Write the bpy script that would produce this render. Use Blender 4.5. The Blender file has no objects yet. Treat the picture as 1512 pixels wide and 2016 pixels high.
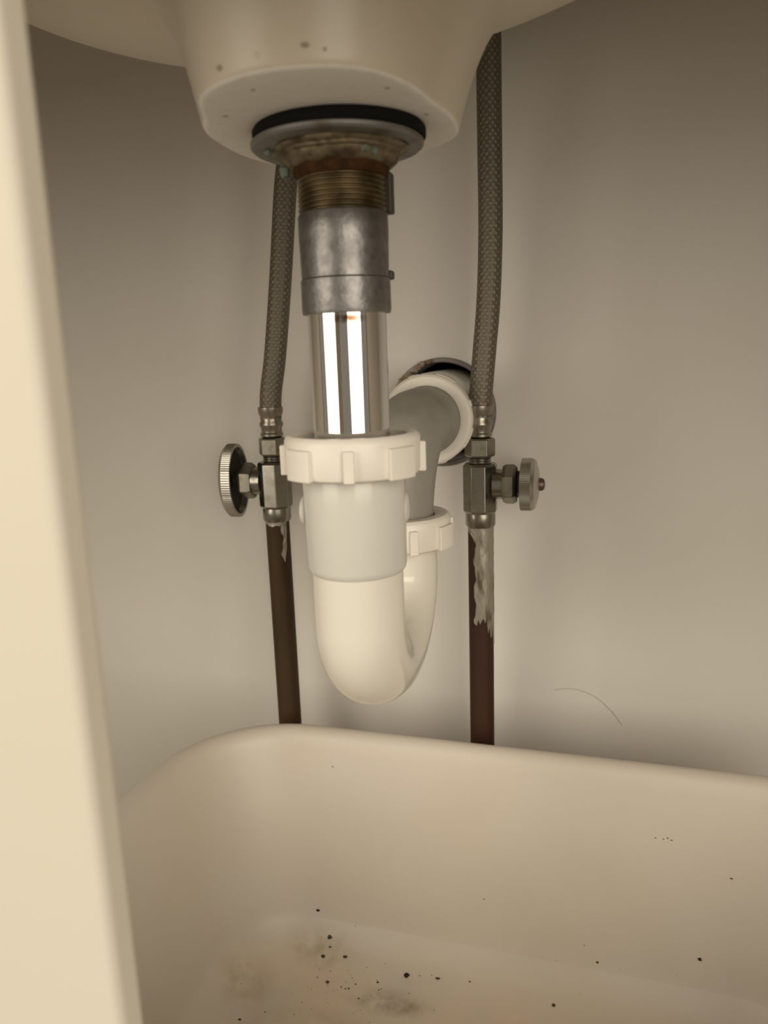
import bpy, bmesh, math, random
import numpy as np
from mathutils import Vector, Matrix

scene = bpy.context.scene
COL = scene.collection
PI = math.pi
random.seed(4)

# ------------------------------------------------------------------ camera
CAM = Vector((0.0, -0.538, 0.420))
YAW, PITCH, ROLL = 14.5, 11.8, 2.0
cd = bpy.data.cameras.new('camera')
cd.sensor_fit = 'VERTICAL'
cd.sensor_height = 36.0
cd.lens = 36.0 * 1514.0 / 2016.0
cd.clip_start = 0.01
cd.dof.use_dof = True
cd.dof.focus_distance = 0.43
cd.dof.aperture_fstop = 9.5
cam = bpy.data.objects.new('camera', cd)
COL.objects.link(cam)
_y, _p, _r = (math.radians(a) for a in (YAW, PITCH, ROLL))
fwd = Vector((-math.sin(_y) * math.cos(_p), math.cos(_y) * math.cos(_p), -math.sin(_p)))
right = Vector((math.cos(_y), math.sin(_y), 0))
up = right.cross(fwd)
r2 = math.cos(_r) * right - math.sin(_r) * up
u2 = math.cos(_r) * up + math.sin(_r) * right
m = Matrix((r2, u2, -fwd)).transposed().to_4x4()
m.translation = CAM
cam.matrix_world = m
scene.camera = cam

# ------------------------------------------------------------------ world, lights, exposure
world = bpy.data.worlds.new('room')
scene.world = world
world.use_nodes = True
bg = world.node_tree.nodes['Background']
bg.inputs[0].default_value = (1.0, 0.88, 0.72, 1)
bg.inputs[1].default_value = 0.25


def area(name, loc, target, sx, sy, power, color):
    l = bpy.data.lights.new(name, 'AREA')
    l.shape = 'RECTANGLE'
    l.size, l.size_y = sx, sy
    l.energy = power
    l.color = color
    o = bpy.data.objects.new(name, l)
    COL.objects.link(o)
    o.location = loc
    o.rotation_euler = (Vector(target) - Vector(loc)).to_track_quat('-Z', 'Y').to_euler()
    return o


# daylight of the room in front of the cabinet, to the right and to the left of the viewer
area('room_light_right', (1.35, -2.20, 0.98), (-0.05, -0.1, 0.25), 1.75, 2.25, 53.0, (1.0, 0.90, 0.75))
area('room_light_left', (-1.60, -2.15, 0.98), (-0.12, -0.2, 0.25), 1.75, 2.25, 42.0, (1.0, 0.90, 0.75))

vs = scene.view_settings
vs.view_transform = 'Standard'
vs.look = 'None'
vs.gamma = 1.0
vs.use_curve_mapping = False
vs.exposure = -0.12


# ------------------------------------------------------------------ materials
def nodes_of(name):
    mt = bpy.data.materials.new(name)
    mt.use_nodes = True
    nt = mt.node_tree
    return mt, nt, nt.nodes['Principled BSDF'], nt.nodes, nt.links


def mat(name, col, rough=0.5, metal=0.0, col2=None, nscale=60.0, nlo=0.4, nhi=0.7, bump=0.0, bscale=400.0,
        coat=0.0, spec=0.5, stretch=(1, 1, 1), rough2=None, detail=4.0):
    mt, nt, b, N, L = nodes_of(name)
    b.inputs['Base Color'].default_value = (*col, 1)
    b.inputs['Roughness'].default_value = rough
    b.inputs['Metallic'].default_value = metal
    b.inputs['Coat Weight'].default_value = coat
    b.inputs['Specular IOR Level'].default_value = spec
    tc = N.new('ShaderNodeTexCoord')
    mp = N.new('ShaderNodeMapping')
    mp.inputs['Scale'].default_value = stretch
    L.new(tc.outputs['Object'], mp.inputs['Vector'])
    if col2:
        n = N.new('ShaderNodeTexNoise')
        n.inputs['Scale'].default_value = nscale
        n.inputs['Detail'].default_value = detail
        L.new(mp.outputs[0], n.inputs['Vector'])
        r = N.new('ShaderNodeMapRange')
        r.inputs['From Min'].default_value = nlo
        r.inputs['From Max'].default_value = nhi
        L.new(n.outputs['Fac'], r.inputs['Value'])
        mx = N.new('ShaderNodeMix')
        mx.data_type = 'RGBA'
        mx.inputs[6].default_value = (*col, 1)
        mx.inputs[7].default_value = (*col2, 1)
        L.new(r.outputs[0], mx.inputs[0])
        L.new(mx.outputs[2], b.inputs['Base Color'])
        if rough2 is not None:
            rr = N.new('ShaderNodeMapRange')
            rr.inputs['To Min'].default_value = rough
            rr.inputs['To Max'].default_value = rough2
            L.new(r.outputs[0], rr.inputs['Value'])
            L.new(rr.outputs[0], b.inputs['Roughness'])
    if bump > 0:
        n2 = N.new('ShaderNodeTexNoise')
        n2.inputs['Scale'].default_value = bscale
        n2.inputs['Detail'].default_value = 3
        L.new(mp.outputs[0], n2.inputs['Vector'])
        bp = N.new('ShaderNodeBump')
        bp.inputs['Strength'].default_value = bump
        bp.inputs['Distance'].default_value = 0.001
        L.new(n2.outputs['Fac'], bp.inputs['Height'])
        L.new(bp.outputs[0], b.inputs['Normal'])
    return mt


def add_spot(mt, centre, radii, col, strength=0.6, nscale=80.0, lo=0.35, hi=0.7):
    """a stain with a shape of its own: ellipsoid mask x noise, mixed over the present base colour"""
    nt = mt.node_tree
    N, L = nt.nodes, nt.links
    b = N['Principled BSDF']
    tc = N.new('ShaderNodeTexCoord')
    mp = N.new('ShaderNodeMapping')
    mp.vector_type = 'POINT'
    mp.inputs['Location'].default_value = tuple(-c / r for c, r in zip(centre, radii))
    mp.inputs['Scale'].default_value = tuple(1.0 / r for r in radii)
    L.new(tc.outputs['Object'], mp.inputs['Vector'])
    ln = N.new('ShaderNodeVectorMath')
    ln.operation = 'LENGTH'
    L.new(mp.outputs[0], ln.inputs[0])
    f = N.new('ShaderNodeMapRange')
    f.interpolation_type = 'SMOOTHSTEP'
    f.inputs['From Min'].default_value = 1.0
    f.inputs['From Max'].default_value = 0.2
    L.new(ln.outputs['Value'], f.inputs['Value'])
    n = N.new('ShaderNodeTexNoise')
    n.inputs['Scale'].default_value = nscale
    n.inputs['Detail'].default_value = 5
    L.new(tc.outputs['Object'], n.inputs['Vector'])
    r = N.new('ShaderNodeMapRange')
    r.inputs['From Min'].default_value = lo
    r.inputs['From Max'].default_value = hi
    L.new(n.outputs['Fac'], r.inputs['Value'])
    mu = N.new('ShaderNodeMath')
    mu.operation = 'MULTIPLY'
    L.new(f.outputs[0], mu.inputs[0])
    L.new(r.outputs[0], mu.inputs[1])
    m2 = N.new('ShaderNodeMath')
    m2.operation = 'MULTIPLY'
    m2.inputs[1].default_value = strength
    L.new(mu.outputs[0], m2.inputs[0])
    mx = N.new('ShaderNodeMix')
    mx.data_type = 'RGBA'
    inp = b.inputs['Base Color']
    if inp.is_linked:
        L.new(inp.links[0].from_socket, mx.inputs[6])
    else:
        mx.inputs[6].default_value = inp.default_value[:]
    mx.inputs[7].default_value = (*col, 1)
    L.new(m2.outputs[0], mx.inputs[0])
    L.new(mx.outputs[2], inp)
    return mt


M_wall = mat('painted_wall', (0.715, 0.69, 0.64), 0.75, bump=0.05, bscale=900, col2=(0.695, 0.665, 0.61), nscale=9)
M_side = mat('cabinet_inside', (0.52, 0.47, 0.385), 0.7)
M_floor = mat('cabinet_floor', (0.60, 0.54, 0.44), 0.6, col2=(0.52, 0.46, 0.36), nscale=30)
M_frame = mat('cream_paint', (0.69, 0.64, 0.54), 0.55, bump=0.04, bscale=700)
M_sink = mat('ceramic', (0.69, 0.615, 0.50), 0.36, col2=(0.62, 0.54, 0.42), nscale=14, nlo=0.45, nhi=0.75)
M_bossface = mat('ceramic_unglazed', (0.84, 0.80, 0.73), 0.7, col2=(0.78, 0.73, 0.65), nscale=220, nlo=0.5, nhi=0.8)
M_drip = mat('glaze_drip_brown', (0.40, 0.33, 0.25), 0.35)
M_rubber = mat('black_rubber', (0.008, 0.008, 0.007), 0.85, spec=0.12)
M_flange = mat('flange_steel', (0.22, 0.21, 0.19), 0.5, 0.6, col2=(0.14, 0.10, 0.065), nscale=90, nlo=0.50, nhi=0.70)
M_nut = mat('corroded_brass', (0.20, 0.16, 0.095), 0.55, 0.5, col2=(0.07, 0.047, 0.024), nscale=160, nlo=0.42, nhi=0.66,
            bump=0.5, bscale=300)
M_rust = mat('orange_rust', (0.070, 0.028, 0.008), 0.95, spec=0.2, col2=(0.028, 0.014, 0.006), nscale=240, bump=0.6, bscale=500)
M_thread = mat('dull_brass', (0.165, 0.122, 0.06), 0.42, 0.75, col2=(0.085, 0.062, 0.03), nscale=110, nlo=0.42, nhi=0.62)
M_verdigris = mat('verdigris', (0.15, 0.18, 0.145), 0.9, bump=0.7, bscale=700)
M_galv = mat('galvanised', (0.27, 0.26, 0.255), 0.40, 0.9, col2=(0.19, 0.18, 0.175), nscale=230, nlo=0.40, nhi=0.66,
             bump=0.16, bscale=420, rough2=0.42)
M_chrome = mat('chrome', (0.80, 0.79, 0.78), 0.045, 1.0)
add_spot(M_chrome, (0.006, -0.018, 0.0475), (0.012, 0.01, 0.0028), (0.18, 0.07, 0.015), 1.0, 300, 0.25, 0.5)
M_darkmetal = mat('dark_metal', (0.08, 0.07, 0.06), 0.5, 0.6)
M_pvc = mat('white_plastic', (0.79, 0.755, 0.665), 0.15, col2=(0.775, 0.745, 0.65), nscale=25, nlo=0.45, nhi=0.7, bump=0.03, bscale=350)
M_pvchub = mat('white_plastic_hub', (0.66, 0.65, 0.59), 0.15, bump=0.03, bscale=350)
M_pvcnut = mat('white_plastic_nut', (0.82, 0.775, 0.69), 0.40, bump=0.05, bscale=500)
M_pvcelbow = mat('elbow_plastic', (0.29, 0.275, 0.235), 0.45, col2=(0.24, 0.225, 0.185), nscale=60, nlo=0.5, nhi=0.75)  # plastic of the elbow, darker than the other trap parts
M_washer = mat('brown_washer', (0.10, 0.085, 0.05), 0.6)
add_spot(M_washer, (0.0165, 0.006, 0.137), (0.006, 0.008, 0.01), (0.34, 0.27, 0.03), 1.0, 200, 0.1, 0.4)
M_ring = mat('mauve_steel', (0.19, 0.165, 0.16), 0.4, 0.6, col2=(0.10, 0.06, 0.03), nscale=60, nlo=0.55, nhi=0.7)
M_putty = mat('crumbly_plaster', (0.36, 0.29, 0.21), 0.95, col2=(0.22, 0.16, 0.10), nscale=250, bump=0.8, bscale=500)
M_dark = mat('dark_hole', (0.015, 0.012, 0.01), 0.95, spec=0.1)
M_valve = mat('valve_chrome', (0.30, 0.285, 0.25), 0.26, 1.0, col2=(0.24, 0.22, 0.18), nscale=120, nlo=0.5, nhi=0.75, rough2=0.4)
M_valvenut = mat('nickel_nut', (0.29, 0.27, 0.22), 0.40, 0.95, col2=(0.22, 0.195, 0.15), nscale=140, nlo=0.5, nhi=0.75, bump=0.1)
M_sleeve = mat('crimp_steel', (0.31, 0.285, 0.235), 0.30, 0.95)
M_handle = mat('handle_chrome', (0.50, 0.485, 0.44), 0.34, 1.0)
M_hback = mat('handle_inside', (0.035, 0.028, 0.02), 0.6, 0.5)
M_screw = mat('screw', (0.14, 0.09, 0.08), 0.4, 0.6)
M_copper_l = mat('tarnished_copper', (0.060, 0.031, 0.009), 0.65, 0.3, col2=(0.038, 0.021, 0.006), nscale=45, nlo=0.4, nhi=0.65,
                 stretch=(1, 1, 0.25))
M_copper_r = mat('red_copper', (0.052, 0.018, 0.007), 0.65, 0.3, col2=(0.030, 0.011, 0.005), nscale=40, nlo=0.4, nhi=0.65,
                 stretch=(1, 1, 0.25))
M_solder = mat('solder_smear', (0.34, 0.31, 0.255), 0.42, 0.45, col2=(0.14, 0.11, 0.075), nscale=170, nlo=0.52, nhi=0.68,
               bump=0.7, bscale=260, stretch=(1, 1, 0.3))
M_tub = mat('old_white_plastic', (0.66, 0.60, 0.52), 0.42, col2=(0.64, 0.575, 0.48), nscale=12, nlo=0.45, nhi=0.7)
M_crumb = mat('black_crumb', (0.020, 0.017, 0.012), 0.8)
M_crumb2 = mat('brown_crumb', (0.075, 0.06, 0.028), 0.8)
M_hair = mat('hair', (0.40, 0.34, 0.27), 0.6)


def braid_mat():
    mt, nt, b, N, L = nodes_of('steel_braid')
    uv = N.new('ShaderNodeUVMap')
    sp = N.new('ShaderNodeSeparateXYZ')
    L.new(uv.outputs[0], sp.inputs[0])

    def math_(op, a, bb):
        n = N.new('ShaderNodeMath')
        n.operation = op
        for i, v in enumerate((a, bb)):
            if v is None:
                continue
            if isinstance(v, (int, float)):
                n.inputs[i].default_value = v
            else:
                L.new(v, n.inputs[i])
        return n.outputs[0]
    U = math_('MULTIPLY', sp.outputs[0], 2 * PI * 12)
    V = math_('MULTIPLY', sp.outputs[1], 2 * PI * 235)
    s1 = math_('SINE', math_('ADD', U, V), None)
    s2 = math_('SINE', math_('SUBTRACT', U, V), None)
    h = math_('MAXIMUM', s1, s2)
    h2 = math_('MULTIPLY', s1, s2)
    hh = math_('ADD', math_('MULTIPLY', h, 0.5), math_('MULTIPLY', h2, 0.5))
    mr = N.new('ShaderNodeMapRange')
    mr.inputs['From Min'].default_value = -0.7
    mr.inputs['From Max'].default_value = 0.9
    L.new(hh, mr.inputs['Value'])
    mx = N.new('ShaderNodeMix')
    mx.data_type = 'RGBA'
    mx.inputs[6].default_value = (0.07, 0.058, 0.040, 1)
    mx.inputs[7].default_value = (0.25, 0.222, 0.175, 1)
    L.new(mr.outputs[0], mx.inputs[0])
    L.new(mx.outputs[2], b.inputs['Base Color'])
    b.inputs['Metallic'].default_value = 0.55
    b.inputs['Roughness'].default_value = 0.5
    bp = N.new('ShaderNodeBump')
    bp.inputs['Strength'].default_value = 0.8
    bp.inputs['Distance'].default_value = 0.0006
    L.new(mr.outputs[0], bp.inputs['Height'])
    L.new(bp.outputs[0], b.inputs['Normal'])
    return mt


M_braid = braid_mat()


# ------------------------------------------------------------------ mesh helpers (all shapes in world coordinates)
def frame(axis):
    a = Vector(axis).normalized()
    t = Vector((0, 0, 1)) if abs(a.z) < 0.9 else Vector((0, -1, 0))
    x = t.cross(a).normalized()
    y = a.cross(x)
    return x, y, a


def lathe(profile, origin, axis=(0, 0, 1), n=48, sx=1.0, sy=1.0, cap=True, rot=0.0, rad=None):
    """profile: [(radius, height along the axis)], first and last closed by a cap when cap"""
    x, y, a = frame(axis)
    o = Vector(origin)
    V, F = [], []
    for j, (r, h) in enumerate(profile):
        for i in range(n):
            t = 2 * PI * i / n + rot
            k = r * (rad(j, i) if rad else 1.0)
            V.append(o + x * (k * sx * math.cos(t)) + y * (k * sy * math.sin(t)) + a * h)
    for j in range(len(profile) - 1):
        for i in range(n):
            i2 = (i + 1) % n
            F.append((j * n + i, j * n + i2, (j + 1) * n + i2, (j + 1) * n + i))
    if cap:
        F.append(tuple(range(n - 1, -1, -1)))
        k = (len(profile) - 1) * n
        F.append(tuple(range(k, k + n)))
    return V, F


def box(x0, x1, y0, y1, z0, z1):
    V = [Vector((x, y, z)) for x in (x0, x1) for y in (y0, y1) for z in (z0, z1)]
    F = [(0, 1, 3, 2), (4, 6, 7, 5), (0, 4, 5, 1), (2, 3, 7, 6), (0, 2, 6, 4), (1, 5, 7, 3)]
    return V, F


def tube(path, radii, n=40, cap=True, uv=False):
    """round tube along a list of points; returns verts, faces (and uv per face corner)"""
    P = [Vector(p) for p in path]
    if not isinstance(radii, (list, tuple)):
        radii = [radii] * len(P)
    V, F, UV = [], [], []
    x = None
    dist = [0.0]
    for i in range(1, len(P)):
        dist.append(dist[-1] + (P[i] - P[i - 1]).length)
    for i, p in enumerate(P):
        t = (P[min(i + 1, len(P) - 1)] - P[max(i - 1, 0)]).normalized()
        if x is None:
            ref = Vector((1, 0, 0)) if abs(t.x) < 0.9 else Vector((0, 1, 0))
            x = (ref - t * ref.dot(t)).normalized()
        else:
            x = (x - t * x.dot(t)).normalized()
        y = t.cross(x)
        for k in range(n):
            a = 2 * PI * k / n
            V.append(p + (x * math.cos(a) + y * math.sin(a)) * radii[i])
    for i in range(len(P) - 1):
        for k in range(n):
            k2 = (k + 1) % n
            F.append((i * n + k, i * n + k2, (i + 1) * n + k2, (i + 1) * n + k))
            UV.append(((k / n, dist[i]), ((k + 1) / n, dist[i]), ((k + 1) / n, dist[i + 1]), (k / n, dist[i + 1])))
    if cap:
        F.append(tuple(range(n - 1, -1, -1)))
        UV.append(tuple((0, 0) for _ in range(n)))
        q = (len(P) - 1) * n
        F.append(tuple(range(q, q + n)))
        UV.append(tuple((0, 0) for _ in range(n)))
    return (V, F, UV) if uv else (V, F)


def merge(*vf):
    V, F = [], []
    for v, f in vf:
        k = len(V)
        V += list(v)
        F += [tuple(i + k for i in q) for q in f]
    return V, F


ORG = {}


def thing(name, label, cat, loc, group=None):
    o = bpy.data.objects.new(name, None)
    o.empty_display_size = 0.01
    COL.objects.link(o)
    o.location = loc
    o['label'] = label
    o['category'] = cat
    if group:
        o['group'] = group
    ORG[o] = Vector(loc)
    return o


def obj(name, vf, material, parent=None, loc=None, smooth=True, angle=35.0, bevel=0.0, label=None, kind=None, uv=None, bseg=3):
    V, F = vf
    org = ORG[parent] if parent else Vector(loc or (0, 0, 0))
    me = bpy.data.meshes.new(name)
    me.from_pydata([tuple(Vector(v) - org) for v in V], [], F)
    if uv:
        l = me.uv_layers.new(name='UVMap')
        i = 0
        for f in uv:
            for c in f:
                l.data[i].uv = c
                i += 1
    bm = bmesh.new()
    bm.from_mesh(me)
    bmesh.ops.recalc_face_normals(bm, faces=bm.faces)
    ca = math.radians(angle)
    for f in bm.faces:
        f.smooth = smooth
    if smooth:
        for e in bm.edges:
            if len(e.link_faces) == 2 and e.calc_face_angle(0) > ca:
                e.smooth = False
    bm.to_mesh(me)
    bm.free()
    for mm in (material if isinstance(material, (list, tuple)) else [material]):
        me.materials.append(mm)
    o = bpy.data.objects.new(name, me)
    COL.objects.link(o)
    if parent:
        o.parent = parent
    else:
        o.location = org
    ORG[o] = org
    if bevel > 0:
        b = o.modifiers.new('bevel', 'BEVEL')
        b.width = bevel
        b.segments = bseg
        b.limit_method = 'ANGLE'
        b.angle_limit = math.radians(30)
        b.harden_normals = True
    if label:
        o['label'] = label
    if kind:
        o['kind'] = kind
    return o


def single(name, vf, material, label, cat, loc, group=None, **kw):
    o = obj(name, vf, material, None, loc, **kw)
    o['label'] = label
    o['category'] = cat
    if group:
        o['group'] = group
    return o


# ------------------------------------------------------------------ the setting: cabinet shell
FLOOR_Z = 0.018
XL, XR, TOP = -0.56, 0.36, 0.690
DX, DY = -0.0955, -0.219            # drain axis
OX, OZ = -0.0942, 0.3764            # wall outlet
HOLE = 0.0352

# back wall with a round hole for the outlet pipe
nseg = 72
V, F = [], []
for i in range(nseg):
    t = 2 * PI * i / nseg
    c, s = math.cos(t), math.sin(t)
    V.append((OX + HOLE * c, 0.0, OZ + HOLE * s))
    tx = ((XR + 0.02) - OX) / c if c > 1e-9 else ((XL - 0.02) - OX) / c if c < -1e-9 else 1e9
    tz = (TOP - OZ) / s if s > 1e-9 else (-0.02 - OZ) / s if s < -1e-9 else 1e9
    k = min(tx, tz)
    V.append((OX + k * c, 0.0, OZ + k * s))
    V.append((OX + HOLE * c, 0.05, OZ + HOLE * s))
for i in range(nseg):
    j = (i + 1) % nseg
    F.append((3 * i, 3 * j, 3 * j + 1, 3 * i + 1))
    F.append((3 * i, 3 * i + 2, 3 * j + 2, 3 * j))
# square off the corners that the radial fan cuts
cor = [(XR + 0.02, TOP), (XL - 0.02, TOP), (XL - 0.02, -0.02), (XR + 0.02, -0.02)]
for cx, cz in cor:
    best = sorted(range(nseg), key=lambda i: (V[3 * i + 1][0] - cx) ** 2 + (V[3 * i + 1][2] - cz) ** 2)
    ang = math.atan2(cz - OZ, cx - OX) % (2 * PI)
    i = int(ang / (2 * PI / nseg)) % nseg
    V.append((cx, 0.0, cz))
    F.append((3 * i + 1, 3 * ((i + 1) % nseg) + 1, len(V) - 1))
wall = obj('wall_back', (V, F), M_wall, kind='structure')
obj('wall_cavity', box(OX - 0.05, OX + 0.05, 0.05, 0.056, OZ - 0.05, OZ + 0.05), M_dark, wall)

obj('wall_left', box(XL - 0.018, XL, -0.385, -0.001, -0.02, TOP), M_side, kind='structure')
obj('wall_right', box(XR, XR + 0.018, -0.385, -0.001, -0.02, TOP), M_side, kind='structure')
obj('floor', box(XL, XR, -0.385, 0.0, 0.0, FLOOR_Z), M_floor, kind='structure')
obj('unseen_countertop', box(XL - 0.02, XR + 0.02, -0.43, 0.0, TOP, TOP + 0.02), M_side, kind='structure')  # unseen countertop slab over the cabinet, put in to block light from above

# face frame of the cabinet: the cream post at the left of the picture stands between the two door openings
FY0, FY1 = -0.398, -0.387
RAIL = 0.522
fr = thing('cabinet_face_frame', 'cream painted cabinet frame post blurred at the left edge', 'cabinet frame', (-0.13, -0.381, 0.0))
obj('centre_post', box(-0.152, -0.109, FY0, FY1, 0.030, RAIL), M_frame, fr, bevel=0.0030, bseg=4)
obj('side_post', box(XL - 0.018, XL + 0.025, FY0, FY1, 0.030, RAIL), M_frame, fr, bevel=0.0030, bseg=4)
obj('side_post', box(XR - 0.025, XR + 0.018, FY0, FY1, 0.030, RAIL), M_frame, fr, bevel=0.0030, bseg=4)
obj('top_rail', box(XL - 0.018, XR + 0.018, FY0, FY1, RAIL, TOP), M_frame, fr, bevel=0.003)
obj('bottom_rail', box(XL - 0.018, XR + 0.018, FY0, FY1, -0.02, 0.030), M_frame, fr, bevel=0.003)

# ------------------------------------------------------------------ sink underside
BZ = 0.5070
bpts = np.array([(-0.1381, -0.2554), (-0.1263, -0.2669), (-0.1143, -0.2721), (-0.1023, -0.2743), (-0.0901, -0.2734), (-0.0807, -0.2699),
                 (-0.0715, -0.2651), (-0.0665, -0.2572), (-0.0621, -0.2447), (-0.0578, -0.2186), (-0.0533, -0.1838), (-0.0545, -0.1654),
                 (-0.0681, -0.1509), (-0.0899, -0.1422), (-0.1200, -0.1390), (-0.1502, -0.1449), (-0.1568, -0.1647), (-0.159, -0.1909), (-0.147, -0.232)])
_k = (BZ - 0.420) / (0.513 - 0.420)            # outline measured at 0.513, carried to the height of the face
bpts = np.array([0.0, -0.538]) + (bpts - np.array([0.0, -0.538])) * _k
bc = np.array([-0.0985, -0.230])
NA = 192
ang = np.arctan2(bpts[:, 1] - bc[1], bpts[:, 0] - bc[0])
rr = np.hypot(bpts[:, 0] - bc[0], bpts[:, 1] - bc[1])
o_ = np.argsort(ang)
ang, rr = ang[o_], rr[o_]
TH = np.arange(NA) * 2 * PI / NA - PI
R0 = np.interp(TH, np.r_[ang - 2 * PI, ang, ang + 2 * PI], np.r_[rr, rr, rr])
ker = np.exp(-0.5 * (np.arange(-12, 13) / 4.0) ** 2)
ker /= ker.sum()
R0 = np.convolve(np.r_[R0[-12:], R0, R0[:12]], ker, 'valid')
EC = np.array([-0.1056, -0.2083, 0.7230])
ER = np.array([0.2574, 0.1652, 0.1815])


def bowl_z(x, y):
    q = ((x - EC[0]) / ER[0]) ** 2 + ((y - EC[1]) / ER[1]) ** 2
    return EC[2] - ER[2] * np.sqrt(np.maximum(1 - q, 1e-4))


def smin(a, b, k):
    h = np.clip(0.5 + 0.5 * (b - a) / k, 0, 1)
    return b * (1 - h) + a * h - k * h * (1 - h)


ringsV = []
cosT, sinT = np.cos(TH), np.sin(TH)
HOLE_R = 0.018
dxy = np.stack([DX - bc[0] + HOLE_R * cosT, DY - bc[1] + HOLE_R * sinT], 1)   # around the drain hole
edge = 0.0028
for t in (0.0, 0.25, 0.5, 0.75, 1.0):       # flat face
    p = dxy * (1 - t) + np.stack([(R0 - edge) * cosT, (R0 - edge) * sinT], 1) * t
    ringsV.append(np.c_[bc[0] + p[:, 0], bc[1] + p[:, 1], np.full(NA, BZ)])
nflat = len(ringsV)
for a in (22, 45, 68, 90):                 # rounded rim of the face
    a = math.radians(a)
    r = R0 - edge + edge * math.sin(a)
    ringsV.append(np.c_[bc[0] + r * cosT, bc[1] + r * sinT, np.full(NA, BZ + edge * (1 - math.cos(a)))])
kk = 0.026 + 0.016 * np.maximum(cosT, 0)
slope = 4.5 - 1.2 * np.maximum(cosT, 0)
ring_end = []
for i in range(NA):                        # distance along each ray at which the bowl ends
    lo, hi = R0[i], 0.5
    for _ in range(40):
        mid = (lo + hi) / 2
        q = ((bc[0] + mid * cosT[i] - EC[0]) / ER[0]) ** 2 + ((bc[1] + mid * sinT[i] - EC[1]) / ER[1]) ** 2
        lo, hi = (mid, hi) if q < 0.952 else (lo, mid)
    ring_end.append(lo)
ring_end = np.array(ring_end)
NR = 60
for j in range(1, NR + 1):
    d = (ring_end - R0) * (j / NR) ** 2.6
    x, y = bc[0] + (R0 + d) * cosT, bc[1] + (R0 + d) * sinT
    z = smin(BZ + edge + slope * d, bowl_z(x, y), kk)
    ringsV.append(np.c_[x, y, z])
last = ringsV[-1].copy()
last[:, 2] = TOP - 0.0005
ringsV.append(last)
V = [tuple(v) for r in ringsV for v in r]
F, fm = [], []
for j in range(len(ringsV) - 1):
    for i in range(NA):
        i2 = (i + 1) % NA
        F.append((j * NA + i, j * NA + i2, (j + 1) * NA + i2, (j + 1) * NA + i))
sink = thing('sink', 'cream ceramic sink seen from below with flat rimmed drain boss', 'sink', (DX, DY, BZ))
bowl = obj('bowl', (V, F), [M_sink, M_bossface], sink, angle=80)
for k, p in enumerate(bowl.data.polygons):
    if all(abs(bowl.data.vertices[v].co.z) < 0.0009 for v in p.vertices):
        p.material_index = 1
bmesh_tmp = bmesh.new()
bmesh_tmp.from_mesh(bowl.data)
bmesh_tmp.normal_update()
bmesh_tmp.free()


def blob(c, r, n1=10, n2=7, jit=0.0, seed=0):
    rnd = random.Random(seed)
    V, F = [], []
    for j in range(n2 + 1):
        ph = PI * j / n2
        for i in range(n1):
            t = 2 * PI * i / n1
            k = 1 + rnd.uniform(-jit, jit)
            V.append((c[0] + r[0] * k * math.sin(ph) * math.cos(t), c[1] + r[1] * k * math.sin(ph) * math.sin(t), c[2] + r[2] * k * math.cos(ph)))
    for j in range(n2):
        for i in range(n1):
            i2 = (i + 1) % n1
            F.append((j * n1 + i, j * n1 + i2, (j + 1) * n1 + i2, (j + 1) * n1 + i))
    return V, F


for c, r, mm in [((-0.0985, -0.2893, 0.5122), (0.0044, 0.0022, 0.0026), M_sink), ((-0.0840, -0.2905, 0.5128), (0.0015, 0.0010, 0.0008), M_drip),
                 ((-0.0785, -0.2880, 0.5118), (0.0011, 0.0010, 0.0010), M_drip), ((-0.1145, -0.2870, 0.511), (0.0010, 0.0008, 0.0008), M_drip),
                 ((-0.1290, -0.2530, BZ), (0.0012, 0.0010, 0.0004), M_drip), ((-0.0650, -0.2620, BZ), (0.0010, 0.0010, 0.0004), M_drip),
                 ((-0.1080, -0.2760, BZ), (0.0009, 0.0009, 0.0003), M_drip), ((-0.0580, -0.2280, BZ), (0.0010, 0.0012, 0.0004), M_drip)]:
    obj('glaze_bump', blob(c, r), mm, sink)

# ------------------------------------------------------------------ drain
dr = thing('sink_drain', 'metal sink drain with black gasket, rusty lock nut and chrome tailpiece', 'drain', (DX, DY, 0.386))
ax = (DX, DY, 0.0)
obj('rubber_gasket', lathe([(0.0180, BZ), (0.0340, BZ), (0.0347, BZ - 0.001), (0.0347, BZ - 0.0036), (0.0340, BZ - 0.0045), (0.0180, BZ - 0.0045)], ax, n=72),
    M_rubber, dr)
fl = obj('flange_washer', lathe([(0.0180, 0.5024), (0.0340, 0.5024), (0.0347, 0.5018), (0.0347, 0.5006), (0.0338, 0.4998), (0.0180, 0.4990)], (DX - 0.001, DY, 0), n=72),
         M_flange, dr)
nut = obj('lock_nut', lathe([(0.0182, 0.4996), (0.0272, 0.4996), (0.0275, 0.4988), (0.0266, 0.4981), (0.0252, 0.4977), (0.0249, 0.4968), (0.0236, 0.4962),
                             (0.0230, 0.4942), (0.0216, 0.4930), (0.0202, 0.4924), (0.0182, 0.4922)], ax, n=56,
                            rad=lambda j, i: 1 + 0.022 * math.cos(6 * 2 * PI * i / 56) * (1 if 1 < j < 9 else 0)), M_nut, dr)
for c, r, sd in [((DX - 0.0262, DY - 0.0120, 0.4985), (0.0016, 0.0012, 0.0014), 1), ((DX - 0.0218, DY - 0.0060, 0.4925), (0.0018, 0.0024, 0.0028), 2),
                 ((DX + 0.0150, DY - 0.0180, 0.4952), (0.0018, 0.0014, 0.0012), 3), ((DX + 0.0180, DY - 0.0145, 0.4948), (0.0015, 0.0014, 0.0016), 4)]:
    obj('verdigris_crust', blob(c, r, jit=0.25, seed=sd), M_verdigris, nut, label='pale green corrosion crust')
rust_prof = [(0.0172, 0.4928), (0.0193, 0.4926), (0.0194, 0.4912), (0.0186, 0.4894), (0.0176, 0.4886)]
obj('rust_ring', lathe(rust_prof, ax, n=60, rad=lambda j, i: 1 + 0.015 * math.sin(i * 1.7 + j) * math.sin(i * 0.6)), M_rust, dr)
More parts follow.
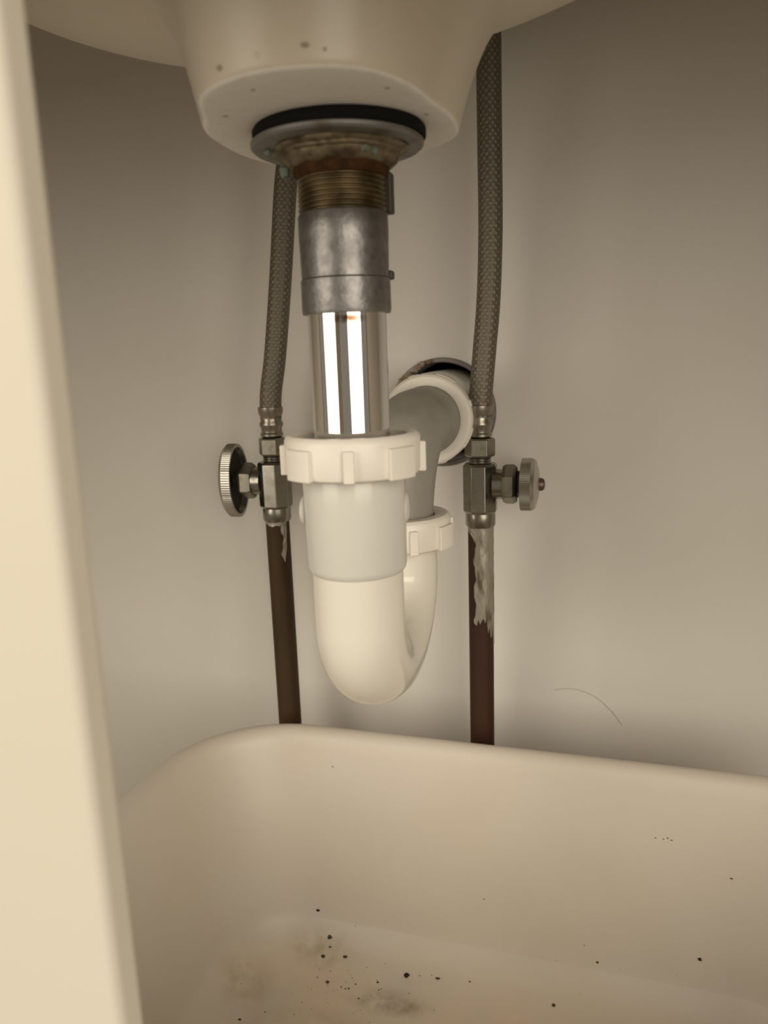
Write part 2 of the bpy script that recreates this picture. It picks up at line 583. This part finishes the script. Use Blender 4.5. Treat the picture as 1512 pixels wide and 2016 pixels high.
prof = [(0.0172, 0.4925)]
z = 0.4908
while z > 0.4742:
    prof += [(0.0172, z), (0.0180, z - 0.0007), (0.0180, z - 0.0010), (0.0172, z - 0.0017)]
    z -= 0.0019
prof.append((0.0172, 0.4735))
obj('threaded_pipe', lathe(prof, ax, n=64), M_thread, dr)
obj('sleeve', lathe([(0.0160, 0.4752), (0.0178, 0.4752), (0.0184, 0.4742), (0.0185, 0.4680), (0.0181, 0.4500), (0.0160, 0.4497)], ax, n=64), M_galv, dr)
col = obj('sleeve_collar', lathe([(0.0160, 0.4500), (0.0180, 0.4500), (0.0186, 0.4493), (0.0187, 0.4372), (0.0184, 0.4358), (0.0160, 0.4358)], ax, n=64), M_galv, dr)
obj('tailpiece', lathe([(0.0150, 0.4400), (0.0165, 0.4400), (0.0165, 0.3800), (0.0150, 0.3800)], ax, n=96), M_chrome, dr)
obj('strap', box(DX + 0.0150, DX + 0.0192, DY + 0.006, DY + 0.012, 0.4755, 0.4915), M_darkmetal, dr, bevel=0.0008)
obj('clip', box(DX + 0.0150, DX + 0.0190, DY + 0.004, DY + 0.009, 0.4492, 0.4528), M_darkmetal, dr, bevel=0.0008)

# ------------------------------------------------------------------ P-trap
RX, RY = -0.0975, -0.125          # rear leg axis
TR = 0.0204
BC, BV = 0.2991, 0.033             # height at which the bend starts, depth of its centre line
trap = thing('p_trap', 'white plastic P-trap under the sink drain', 'pipe', (DX, DY, BC - BV - TR))


def slip_nut(name, centre, axis, R, h, tabs, hole, parent, mm, start=-3.0, proud=0.0022):
    """ribbed slip-joint nut: body with rounded lips and alternating narrow and wide grip tabs"""
    x, y, a = frame(axis)
    c = Vector(centre)
    body = lathe([(hole, 0.0), (R - 0.0030, 0.0), (R - 0.0008, 0.0012), (R - 0.0002, 0.0030), (R, h - 0.0025), (R - 0.0006, h - 0.0010), (R - 0.0020, h),
                  (hole + 0.0015, h), (hole, h - 0.001), (hole, 0.0)], c, axis, 80, cap=False)
    n = obj(name, merge(body), mm, parent)
    for k in range(tabs):
        t0 = math.radians(start + 360.0 / tabs * k)
        half = (0.0022 if k % 2 == 0 else 0.0068) / R
        V, F = [], []
        st = 6
        for i in range(st + 1):
            t = t0 - half + 2 * half * i / st
            dirv = x * math.cos(t) + y * math.sin(t)
            for rad_, hh in ((R - 0.001, 0.0006), (R + proud, 0.0006), (R + proud, h - 0.0045), (R - 0.001, h - 0.0045)):
                V.append(c + dirv * rad_ + a * hh)
        for i in range(st):
            for q in range(4):
                q2 = (q + 1) % 4
                F.append((i * 4 + q, i * 4 + q2, (i + 1) * 4 + q2, (i + 1) * 4 + q))
        F.append((0, 1, 2, 3))
        F.append((st * 4 + 3, st * 4 + 2, st * 4 + 1, st * 4))
        obj('grip_tab', (V, F), mm, n, bevel=0.0006, bseg=2)
    return n


# frame((0,0,1)) has x along +X and y along... the start angle puts a narrow tab towards the viewer
slip_nut('slip_nut', (DX, DY, 0.3680), (0, 0, 1), 0.0295, 0.0182, 8, 0.0240, trap, M_pvcnut, start=-90.0 + 13.0)
obj('washer', lathe([(0.0164, 0.3780), (0.0242, 0.3780), (0.0242, 0.3812), (0.0164, 0.3828)], ax, n=64), M_washer, trap)
hub = obj('hub', lathe([(0.0185, 0.3690), (0.0224, 0.3690), (0.0226, 0.3660), (0.0222, 0.3280), (0.0217, 0.3262), (0.0208, 0.3250), (0.0185, 0.3248)], ax, n=72), M_pvchub, trap)
for s in (-1, 1):
    obj('side_bump', blob((DX + s * 0.0217, DY + s * 0.0048, 0.3525), (0.0018, 0.0065, 0.0066), 16, 10), M_pvchub, hub)

path = [(DX, DY, 0.334 - (0.334 - BC) * i / 4) for i in range(4)]
half = (RY - DY) / 2
for i in range(41):
    a = PI * i / 40
    w = (1 - math.cos(a)) / 2
    path.append((DX + (RX - DX) * w, DY + half - half * math.cos(a), BC - BV * math.sin(a)))
path += [(RX, RY, BC + 0.005 * i) for i in (1, 2, 3, 4)]
obj('j_bend', tube(path, TR, 64), M_pvc, trap)
slip_nut('slip_nut', (RX, RY, 0.3125), (0, 0, 1), 0.0285, 0.0182, 8, 0.0195, trap, M_pvcnut, start=-90.0 + 27.0)

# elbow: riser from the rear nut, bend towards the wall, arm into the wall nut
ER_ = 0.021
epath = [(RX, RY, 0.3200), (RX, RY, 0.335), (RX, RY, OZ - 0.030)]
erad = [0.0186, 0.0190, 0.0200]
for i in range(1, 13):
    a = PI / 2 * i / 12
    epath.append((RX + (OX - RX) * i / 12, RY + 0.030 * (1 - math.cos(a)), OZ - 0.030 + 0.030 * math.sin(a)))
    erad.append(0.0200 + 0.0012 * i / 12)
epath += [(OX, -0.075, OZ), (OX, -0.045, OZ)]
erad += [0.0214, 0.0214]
obj('elbow', tube(epath, erad, 64), M_pvcelbow, trap)
slip_nut('slip_nut', (OX, -0.040, OZ), (0, -1, 0), 0.0290, 0.0200, 8, 0.0216, trap, M_pvcnut, start=20.0, proud=0.0006)

# outlet stub in the wall
out = thing('wall_outlet', 'white drain outlet stub in a dark ringed wall hole', 'pipe', (OX, -0.02, OZ))
obj('stub_pipe', lathe([(0.0180, 0.040), (0.0285, 0.040), (0.0292, 0.038), (0.0292, -0.045), (0.0180, -0.045)], (OX, 0, OZ), (0, -1, 0), 72), M_pvchub, out)
x_, y_, a_ = frame((0, -1, 0))
obj('trim_ring', lathe([(0.0346, 0.0), (0.0378, 0.0), (0.0380, 0.0014), (0.0375, 0.0024), (0.0352, 0.0026), (0.0346, 0.0018)], (OX, 0, OZ), (0, -1, 0), 72,
                       cap=False), M_ring, out, label='dull metal ring around the hole')
rnd = random.Random(8)
for k in range(11):
    t = math.radians(112 + 5.0 * k + rnd.uniform(-2, 2))
    rad_ = 0.0352 + rnd.uniform(-0.001, 0.0012)
    obj('plaster_crumb', blob((OX + rad_ * math.cos(t), -0.0040, OZ + rad_ * math.sin(t)), (0.0022, 0.0014, 0.0018), 8, 6, 0.3, k), M_putty, out)


# ------------------------------------------------------------------ shut-off valves, hoses, copper pipes
def ngon(n, flats, z0, z1, c, axis=(0, 0, 1), ch=0.0012, rot=None):
    r = flats / 2 / math.cos(PI / n)
    if rot is None:
        rot = PI / n
    return lathe([(r * 0.90, z0), (r, z0 + ch), (r, z1 - ch), (r * 0.90, z1)], c, axis, n, rot=rot)


def valve(X, Y, dz, s, long_up, label, group):
    t = thing('shutoff_valve', label, 'valve', (X, Y, 0.306 + dz), group)
    c = (X, Y, 0)
    zb0, zb1, za = 0.3145 + dz, 0.3470 + dz, 0.3333 + dz
    obj('body', ngon(8, 0.0212, zb0, zb1, c, ch=0.0016), M_valve, t, smooth=False, bevel=0.0004)
    obj('inlet_collar', lathe([(0.0080, 0.3052 + dz), (0.0090, 0.3052 + dz), (0.0098, 0.3066 + dz), (0.0098, 0.3130 + dz), (0.0093, 0.3160 + dz), (0.008, 0.3165 + dz)],
                              c, n=48), M_valve, t)
    pr = [(0.0060, 0.3465 + dz)]
    z = 0.3468 + dz
    for _ in range(3):
        pr += [(0.0068, z), (0.0074, z + 0.0006), (0.0068, z + 0.0014)]
        z += 0.0015
    pr.append((0.006, z))
    obj('outlet_thread', lathe(pr, c, n=40), M_valve, t)
    a = (s, 0, 0)
    o = (X, Y, za)
    obj('bonnet', lathe([(0.006, 0.0085), (0.0098, 0.0085), (0.0098, 0.0150), (0.006, 0.0150)], o, a, 40), M_valve, t)
    obj('bonnet_nut', ngon(6, 0.0226, 0.0146, 0.0238, o, a, ch=0.0022, rot=PI / 2 if s > 0 else PI / 6), M_valvenut, t, smooth=False, bevel=0.0005)
    obj('packing_nut', ngon(6, 0.0150, 0.0235, 0.0258, o, a, ch=0.0006), M_darkmetal, t, smooth=False)
    obj('stem', lathe([(0.0042, 0.0250), (0.0042, 0.0300)], o, a, 24), M_darkmetal, t)
    teeth = 100
    n = teeth * 2
    A, B = 0.0264, 0.0168
    # frame((±1,0,0)): x is horizontal (along Y), y is vertical
    sx, sy = (B, A) if long_up else (A, B)
    u0 = 0.0268

    def knurl(j, i):
        return 1 + (0.010 if (i % 2 and 2 <= j <= 4) else 0.0)
    h = obj('handle', lathe([(0.05, u0 + 0.0048), (0.86, u0 + 0.0040), (0.90, u0), (0.975, u0), (0.975, u0 + 0.0065), (0.90, u0 + 0.0088), (0.55, u0 + 0.0105), (0.22, u0 + 0.0112),
                             (0.10, u0 + 0.0112)], o, a, n, sx, sy, rad=lambda j, i: 1 + (0.013 if (i % 2 and 3 <= j <= 4) else 0.0)), [M_handle, M_hback], t, angle=30)
    for p in h.data.polygons:                  # the hollow back of the handle is dull
        cc = p.center
        uu = cc.x * s
        if uu < u0 + 0.0046 and (cc.y / sx) ** 2 + ((cc.z + 0.306 + dz - za) / sy) ** 2 < 0.86 ** 2:
            p.material_index = 1
    obj('handle_screw', lathe([(0.0042, u0 + 0.0108), (0.0042, u0 + 0.0126), (0.0034, u0 + 0.0140), (0.0015, u0 + 0.0146), (0.0002, u0 + 0.0147)], o, a, 24), M_screw, h)
    return t


def catmull(pts, n=12):
    P = [Vector(p) for p in pts]
    P = [P[0] * 2 - P[1]] + P + [P[-1] * 2 - P[-2]]
    out = []
    for i in range(1, len(P) - 2):
        for k in range(n):
            t = k / n
            a, b, c, d = P[i - 1], P[i], P[i + 1], P[i + 2]
            out.append(0.5 * ((2 * b) + (c - a) * t + (2 * a - 5 * b + 4 * c - d) * t * t + (3 * b - a - 3 * c + d) * t ** 3))
    out.append(P[-2])
    return out


def hose(X, Y, dz, pts, label, group):
    t = thing('supply_hose', label, 'hose', (X, Y, 0.351 + dz), group)
    V, F, U = tube(catmull(pts, 14), 0.0074, 36, uv=True)
    obj('braid', (V, F), M_braid, t, uv=U)
    c = (X, Y, 0)
    z0 = 0.3642 + dz
    obj('crimp_sleeve', lathe([(0.0068, z0), (0.0078, z0 + 0.0004), (0.0079, z0 + 0.0020), (0.0071, z0 + 0.0028), (0.0072, z0 + 0.0060), (0.0081, z0 + 0.0074), (0.0081, z0 + 0.0090),
                               (0.0073, z0 + 0.0106), (0.0074, z0 + 0.0140), (0.0085, z0 + 0.0162), (0.0086, z0 + 0.0200), (0.0074, z0 + 0.0203)], c, n=48), M_sleeve, t)
    obj('coupling_nut', ngon(6, 0.0172, 0.3512 + dz, 0.3634 + dz, c, ch=0.0012, rot=math.radians(4)), M_valvenut, t, smooth=False, bevel=0.0004)
    obj('neck', lathe([(0.0056, 0.3628 + dz), (0.0062, 0.3628 + dz), (0.0062, 0.3646 + dz), (0.0056, 0.3646 + dz)], c, n=32), M_rubber, t)
    return t


def pipe(X, Y, dz, mm, label, group):
    t = thing('copper_pipe', label, 'pipe', (X, Y, FLOOR_Z), group)
    obj('tube', lathe([(0.0070, FLOOR_Z), (0.0083, FLOOR_Z), (0.0083, 0.3075 + dz), (0.0070, 0.3075 + dz)], (X, Y, 0), n=48), mm, t)
    return t


def smear(t, X, Y, a0, a1, z_top, bottoms, mm, R=0.0083):
    """patch of solder running down one side of a pipe, ragged at its lower end"""
    n = len(bottoms)
    rows = 26
    V, F = [], []
    rnd = random.Random(3)
    wob = [rnd.uniform(0, 6.28) for _ in range(4)]
    for j in range(rows + 1):
        for i in range(n):
            f = i / (n - 1)
            z = z_top + (bottoms[i] - z_top) * j / rows
            e = 0.0
            if i == 0:
                e = 0.10 * math.sin(z * 300 + wob[0]) + 0.05 * math.sin(z * 760 + wob[1])
            a = math.radians(a0 + (a1 - a0) * f) + e
            th = 0.00008 if i in (0, n - 1) or j == rows else 0.00035 + 0.00025 * math.sin(i * 2.1 + z * 700) * math.sin(z * 1500 + i)
            V.append((X + (R + th) * math.cos(a), Y + (R + th) * math.sin(a), z))
    for j in range(rows):
        for i in range(n - 1):
            F.append((j * n + i, j * n + i + 1, (j + 1) * n + i + 1, (j + 1) * n + i))
    # inner skin closes the patch against the pipe
    k = len(V)
    V2 = []
    for v in V:
        d = Vector((v[0] - X, v[1] - Y, 0)).normalized() * (R - 0.0002)
        V2.append((X + d.x, Y + d.y, v[2]))
    F2 = [tuple(q + k for q in reversed(f)) for f in F]
    rim = [i for i in range(n)] + [j * n + n - 1 for j in range(1, rows + 1)] + [rows * n + i for i in range(n - 2, -1, -1)] + [j * n for j in range(rows - 1, 0, -1)]
    FR = [(rim[i], rim[(i + 1) % len(rim)], rim[(i + 1) % len(rim)] + k, rim[i] + k) for i in range(len(rim))]
    obj('solder_smear', (V + V2, F + F2 + FR), mm, t, label='grey solder smear')


VLX, VRX, VY = -0.2055, -0.0624, -0.044
valve(VLX, VY, 0.0010, -1, True, 'chrome shutoff valve with a tall oval handle turned to the left', 'water shutoff valves')
valve(VRX, VY, 0.0, 1, False, 'chrome shutoff valve with its handle seen edge-on to the right', 'water shutoff valves')
hose(VLX, VY, 0.0012, [(VLX, VY, 0.378), (VLX + 0.0012, VY, 0.395), (-0.1995, VY, 0.42), (-0.1925, VY, 0.4685), (-0.1860, VY, 0.520), (-0.1800, VY, 0.560), (-0.1760, VY - 0.006, 0.62)],
     'braided hose rising behind the sink drain, left of the tailpiece', 'braided supply hoses')
hose(VRX, VY, 0.0, [(VRX, VY, 0.377), (VRX + 0.0010, VY, 0.392), (-0.0590, VY, 0.418), (-0.0562, VY, 0.450), (-0.0548, VY, 0.4907), (-0.0550, VY, 0.540), (-0.0553, VY, 0.5888), (-0.0556, VY, 0.63)],
     'braided hose rising in front of the wall, right of the sink boss', 'braided supply hoses')
pl = pipe(VLX, VY, 0.0010, M_copper_l, 'brown tarnished copper pipe under the left valve', 'copper supply pipes')
prr = pipe(VRX, VY, 0.0, M_copper_r, 'reddish copper pipe smeared with grey solder under the right valve', 'copper supply pipes')
smear(prr, VRX, VY, -112, 12, 0.3066, [0.2400, 0.2385, 0.2430, 0.2395, 0.2420, 0.2440, 0.2405, 0.2430, 0.2330, 0.2375, 0.2290, 0.2310, 0.2360, 0.2240, 0.2215, 0.2330, 0.2420], M_solder)
smear(prr, VRX, VY, -160, -108, 0.3066, [0.3030, 0.3022, 0.3010, 0.2985, 0.2950], M_solder)
smear(pl, VLX, VY, -50, -22, 0.3076, [0.2830, 0.2770, 0.2850, 0.3000], M_solder)
smear(pl, VLX, VY, -150, -20, 0.3076, [0.3050, 0.3045, 0.3035, 0.3030, 0.3040, 0.3035, 0.3030, 0.3045], M_solder)

# ------------------------------------------------------------------ tub on the cabinet floor
TCX, TCY, THX, THY, TCR, RIM = -0.042, -0.2222, 0.222, 0.150, 0.078, 0.1655
TROT = math.radians(-2.5)
TF = 0.0245


def rrect(inset, z, n=14):
    hx, hy, r = THX - inset, THY - inset, max(TCR - inset * 0.6, 0.02)
    out = []
    for cx, cy, a0 in ((hx - r, hy - r, 0), (-hx + r, hy - r, 90), (-hx + r, -hy + r, 180), (hx - r, -hy + r, 270)):
        for i in range(n + 1):
            a = math.radians(a0 + 90 * i / n)
            x, y = cx + r * math.cos(a), cy + r * math.sin(a)
            out.append((TCX + x * math.cos(TROT) - y * math.sin(TROT), TCY + x * math.sin(TROT) + y * math.cos(TROT), z))
        # straight run gets a few extra points through the corners of the next arc
    return out


prof = [(0.0085, RIM - 0.0080), (0.0015, RIM - 0.0075), (0.0, RIM - 0.0060), (0.0003, RIM - 0.0030), (0.0020, RIM - 0.0010), (0.0048, RIM), (0.0080, RIM - 0.0006), (0.0108, RIM - 0.0026),
        (0.0128, RIM - 0.0060), (0.0145, RIM - 0.0120)]
zs, ins = RIM - 0.0120, 0.0145
wall_bot = (0.0400, TF + 0.030)
for k in range(1, 9):
    f = k / 8
    prof.append((ins + (wall_bot[0] - ins) * f, zs + (wall_bot[1] - zs) * f))
for k in range(1, 9):
    a = PI / 2 * k / 8 * 0.93 + 0.0
    prof.append((wall_bot[0] + 0.034 * (1 - math.cos(a)) + 0.006 * k / 8, wall_bot[1] - 0.030 * math.sin(a) / math.sin(PI / 2 * 0.93)))
prof += [(0.10, TF), (0.13, TF)]
loops = [rrect(i, z) for i, z in prof]
NL = len(loops[0])
V = [v for l in loops for v in l]
F = []
for j in range(len(loops) - 1):
    for i in range(NL):
        i2 = (i + 1) % NL
        F.append((j * NL + i, j * NL + i2, (j + 1) * NL + i2, (j + 1) * NL + i))
F.append(tuple(range((len(loops) - 1) * NL, len(loops) * NL)))
# outside skin
outer = [(0.0085, RIM - 0.0080), (0.0112, RIM - 0.014), (0.0365, TF + 0.028), (0.0660, FLOOR_Z + 0.0006), (0.13, FLOOR_Z + 0.0006)]
k0 = len(V)
ol = [rrect(i, z) for i, z in outer]
V += [v for l in ol for v in l]
for j in range(len(ol) - 1):
    for i in range(NL):
        i2 = (i + 1) % NL
        F.append((k0 + j * NL + i, k0 + (j + 1) * NL + i, k0 + (j + 1) * NL + i2, k0 + j * NL + i2))
F.append(tuple(reversed(range(k0 + (len(ol) - 1) * NL, k0 + len(ol) * NL))))
tub = single('plastic_tub', (V, F), M_tub, 'dirty off-white plastic tub with rounded rim below the pipes', 'tub', (TCX, TCY, FLOOR_Z), angle=70)
for c, r, colr, st, ns in [
        ((-0.060, -0.160), (0.26, 0.070), (0.78, 0.62, 0.45), 0.9, 18),
        ((-0.108, -0.148), (0.034, 0.012), (0.25, 0.165, 0.085), 0.9, 70),
        ((-0.203, -0.156), (0.026, 0.026), (0.40, 0.29, 0.18), 0.75, 60),
        ((-0.163, -0.121), (0.035, 0.018), (0.42, 0.34, 0.23), 0.7, 120),
        ((-0.150, -0.180), (0.060, 0.025), (0.42, 0.30, 0.19), 0.6, 50)]:
    add_spot(M_tub, (c[0] - TCX, c[1] - TCY, TF - FLOOR_Z), (r[0], r[1], 0.030), colr, st, ns)


# ------------------------------------------------------------------ crumbs in the tub and a hair on the wall
def tub_z(x, y):
    """height of the inside of the tub at x, y"""
    dx, dy = x - TCX, y - TCY
    lx = dx * math.cos(-TROT) - dy * math.sin(-TROT)
    ly = dx * math.sin(-TROT) + dy * math.cos(-TROT)
    inset = min(THX - abs(lx), THY - abs(ly))
    P = prof[9:]
    for (i0, z0), (i1, z1) in zip(P[:-1], P[1:]):
        if i0 <= inset <= i1:
            return z0 + (z1 - z0) * (inset - i0) / (i1 - i0)
    return TF


def crumb(x, y, r, mm, label, seed, squash=0.6):
    z = tub_z(x, y) + r * squash * 0.5
    single('crumb', blob((x, y, z), (r, r * 0.8, r * squash), 8, 5, 0.3, seed), mm, label, 'crumb', (x, y, z), 'dark crumbs in the tub', smooth=False)


crumb(-0.1565, -0.1169, 0.0021, M_crumb2, 'dark olive oval crumb near the back of the tub floor', 1)
crumb(-0.1015, -0.1300, 0.0020, M_crumb, 'black triangular crumb in the middle of the tub floor', 2)
crumb(-0.1944, -0.1398, 0.0014, M_crumb, 'black crumb on the brown stain towards the tub\'s left side', 3)
crumb(-0.1675, -0.1082, 0.0013, M_crumb, 'black crumb highest on the back slope of the tub', 4)
crumb(0.0742, -0.1155, 0.0012, M_crumb, 'lone black crumb at the right of the tub floor', 5)
crumb(-0.1508, -0.1415, 0.0012, M_crumb2, 'yellowish brown crumb between the black crumbs in the tub', 6)
specks = [
    (-0.1709, -0.1108, 0.0423, 0.00104), (-0.14, -0.1115, 0.0434, 0.00068), (-0.1269, -0.1183, 0.0355, 0.00084), (-0.1553, -0.121, 0.0326, 0.00102), (-0.1437, -0.1248, 0.0303, 0.00167),
    (-0.1587, -0.1263, 0.0292, 0.00168), (-0.1412, -0.1428, 0.0247, 0.00065), (-0.1382, -0.1436, 0.0246, 0.00065), (-0.136, -0.1431, 0.0245, 0.00081), (-0.1327, -0.1394, 0.0252, 0.00065),
    (-0.128, -0.149, 0.0241, 0.00079), (-0.1188, -0.1362, 0.026, 0.00097), (-0.117, -0.1407, 0.0249, 0.00064), (-0.0931, -0.1288, 0.0296, 0.00049), (-0.0854, -0.1277, 0.0301, 0.00048),
    (-0.061, -0.1281, 0.0307, 0.0008), (-0.0812, -0.1289, 0.0293, 0.00129), (-0.2026, -0.1587, 0.0296, 0.00065), (-0.1863, -0.1544, 0.0247, 0.00097), (-0.2136, -0.1805, 0.037, 0.00078),
    (-0.194, -0.1805, 0.0257, 0.00123), (-0.1816, -0.1707, 0.0243, 0.00063), (-0.1921, -0.1175, 0.0339, 0.00069), (-0.1801, -0.1168, 0.0353, 0.00069), (-0.2188, -0.1319, 0.0483, 0.00102),
    (-0.1584, -0.1393, 0.025, 0.00066), (-0.1514, -0.134, 0.0262, 0.0005), (0.0081, -0.1136, 0.0566, 0.00047), (0.0161, -0.1161, 0.0479, 0.00125), (0.0274, -0.1213, 0.0393, 0.00092),
    (0.0027, -0.1257, 0.0337, 0.00046), (0.0055, -0.1267, 0.0334, 0.00046), (0.0911, -0.1038, 0.1079, 0.0009), (0.0486, -0.0976, 0.124, 0.00062), (0.0532, -0.0978, 0.1248, 0.00061),
    (0.0555, -0.0977, 0.125, 0.00077), (0.0578, -0.098, 0.1255, 0.00061), (-0.0543, -0.1065, 0.0739, 0.00049), (-0.154, -0.0816, 0.1525, 0.00104), (-0.1599, -0.0841, 0.143, 0.00069),
    (0.1093, -0.1196, 0.0496, 0.00074), (-0.0093, -0.1336, 0.0289, 0.00154), (-0.2063, -0.138, 0.0322, 0.00067), (-0.2144, -0.1389, 0.0401, 0.00067)]
parts = []
rnd = random.Random(11)
for k, (x, y, z, r) in enumerate(specks):
    r *= 0.8
    parts.append(blob((x, y, tub_z(x, y) + r * 0.2), (r * rnd.uniform(0.8, 1.4), r * 0.9, r * 0.5), 7, 4, 0.3, k))
for k in range(120):
    if k < 85:
        x, y = rnd.gauss(-0.150, 0.036), rnd.gauss(-0.136, 0.020)
    else:
        x, y = rnd.uniform(-0.23, 0.12), rnd.uniform(-0.17, -0.105)
    if not (-0.225 < x < 0.13 and -0.30 < y < -0.105):
        continue
    r = rnd.choice((0.00015, 0.00018, 0.0002, 0.00025, 0.0003))
    parts.append(blob((x, y, tub_z(x, y) + r * 0.3), (r * rnd.uniform(0.8, 1.6), r, r * 0.6), 6, 4, 0.25, k))
dust = single('dirt_specks', merge(*parts), M_crumb2, 'fine dark specks of dirt scattered over the tub floor', 'dirt', (-0.15, -0.13, TF))
dust['kind'] = 'stuff'

hp = [(-0.0153, -0.0004, 0.173), (-0.0027, -0.0004, 0.1748), (0.0081, -0.0004, 0.1725), (0.0171, -0.0004, 0.1676), (0.0261, -0.0004, 0.1589), (0.0334, -0.0004, 0.1492)]
single('hair', tube(catmull(hp, 6), 0.00012, 6), M_hair, 'thin curved hair stuck to the wall right of the pipes', 'hair', hp[0])
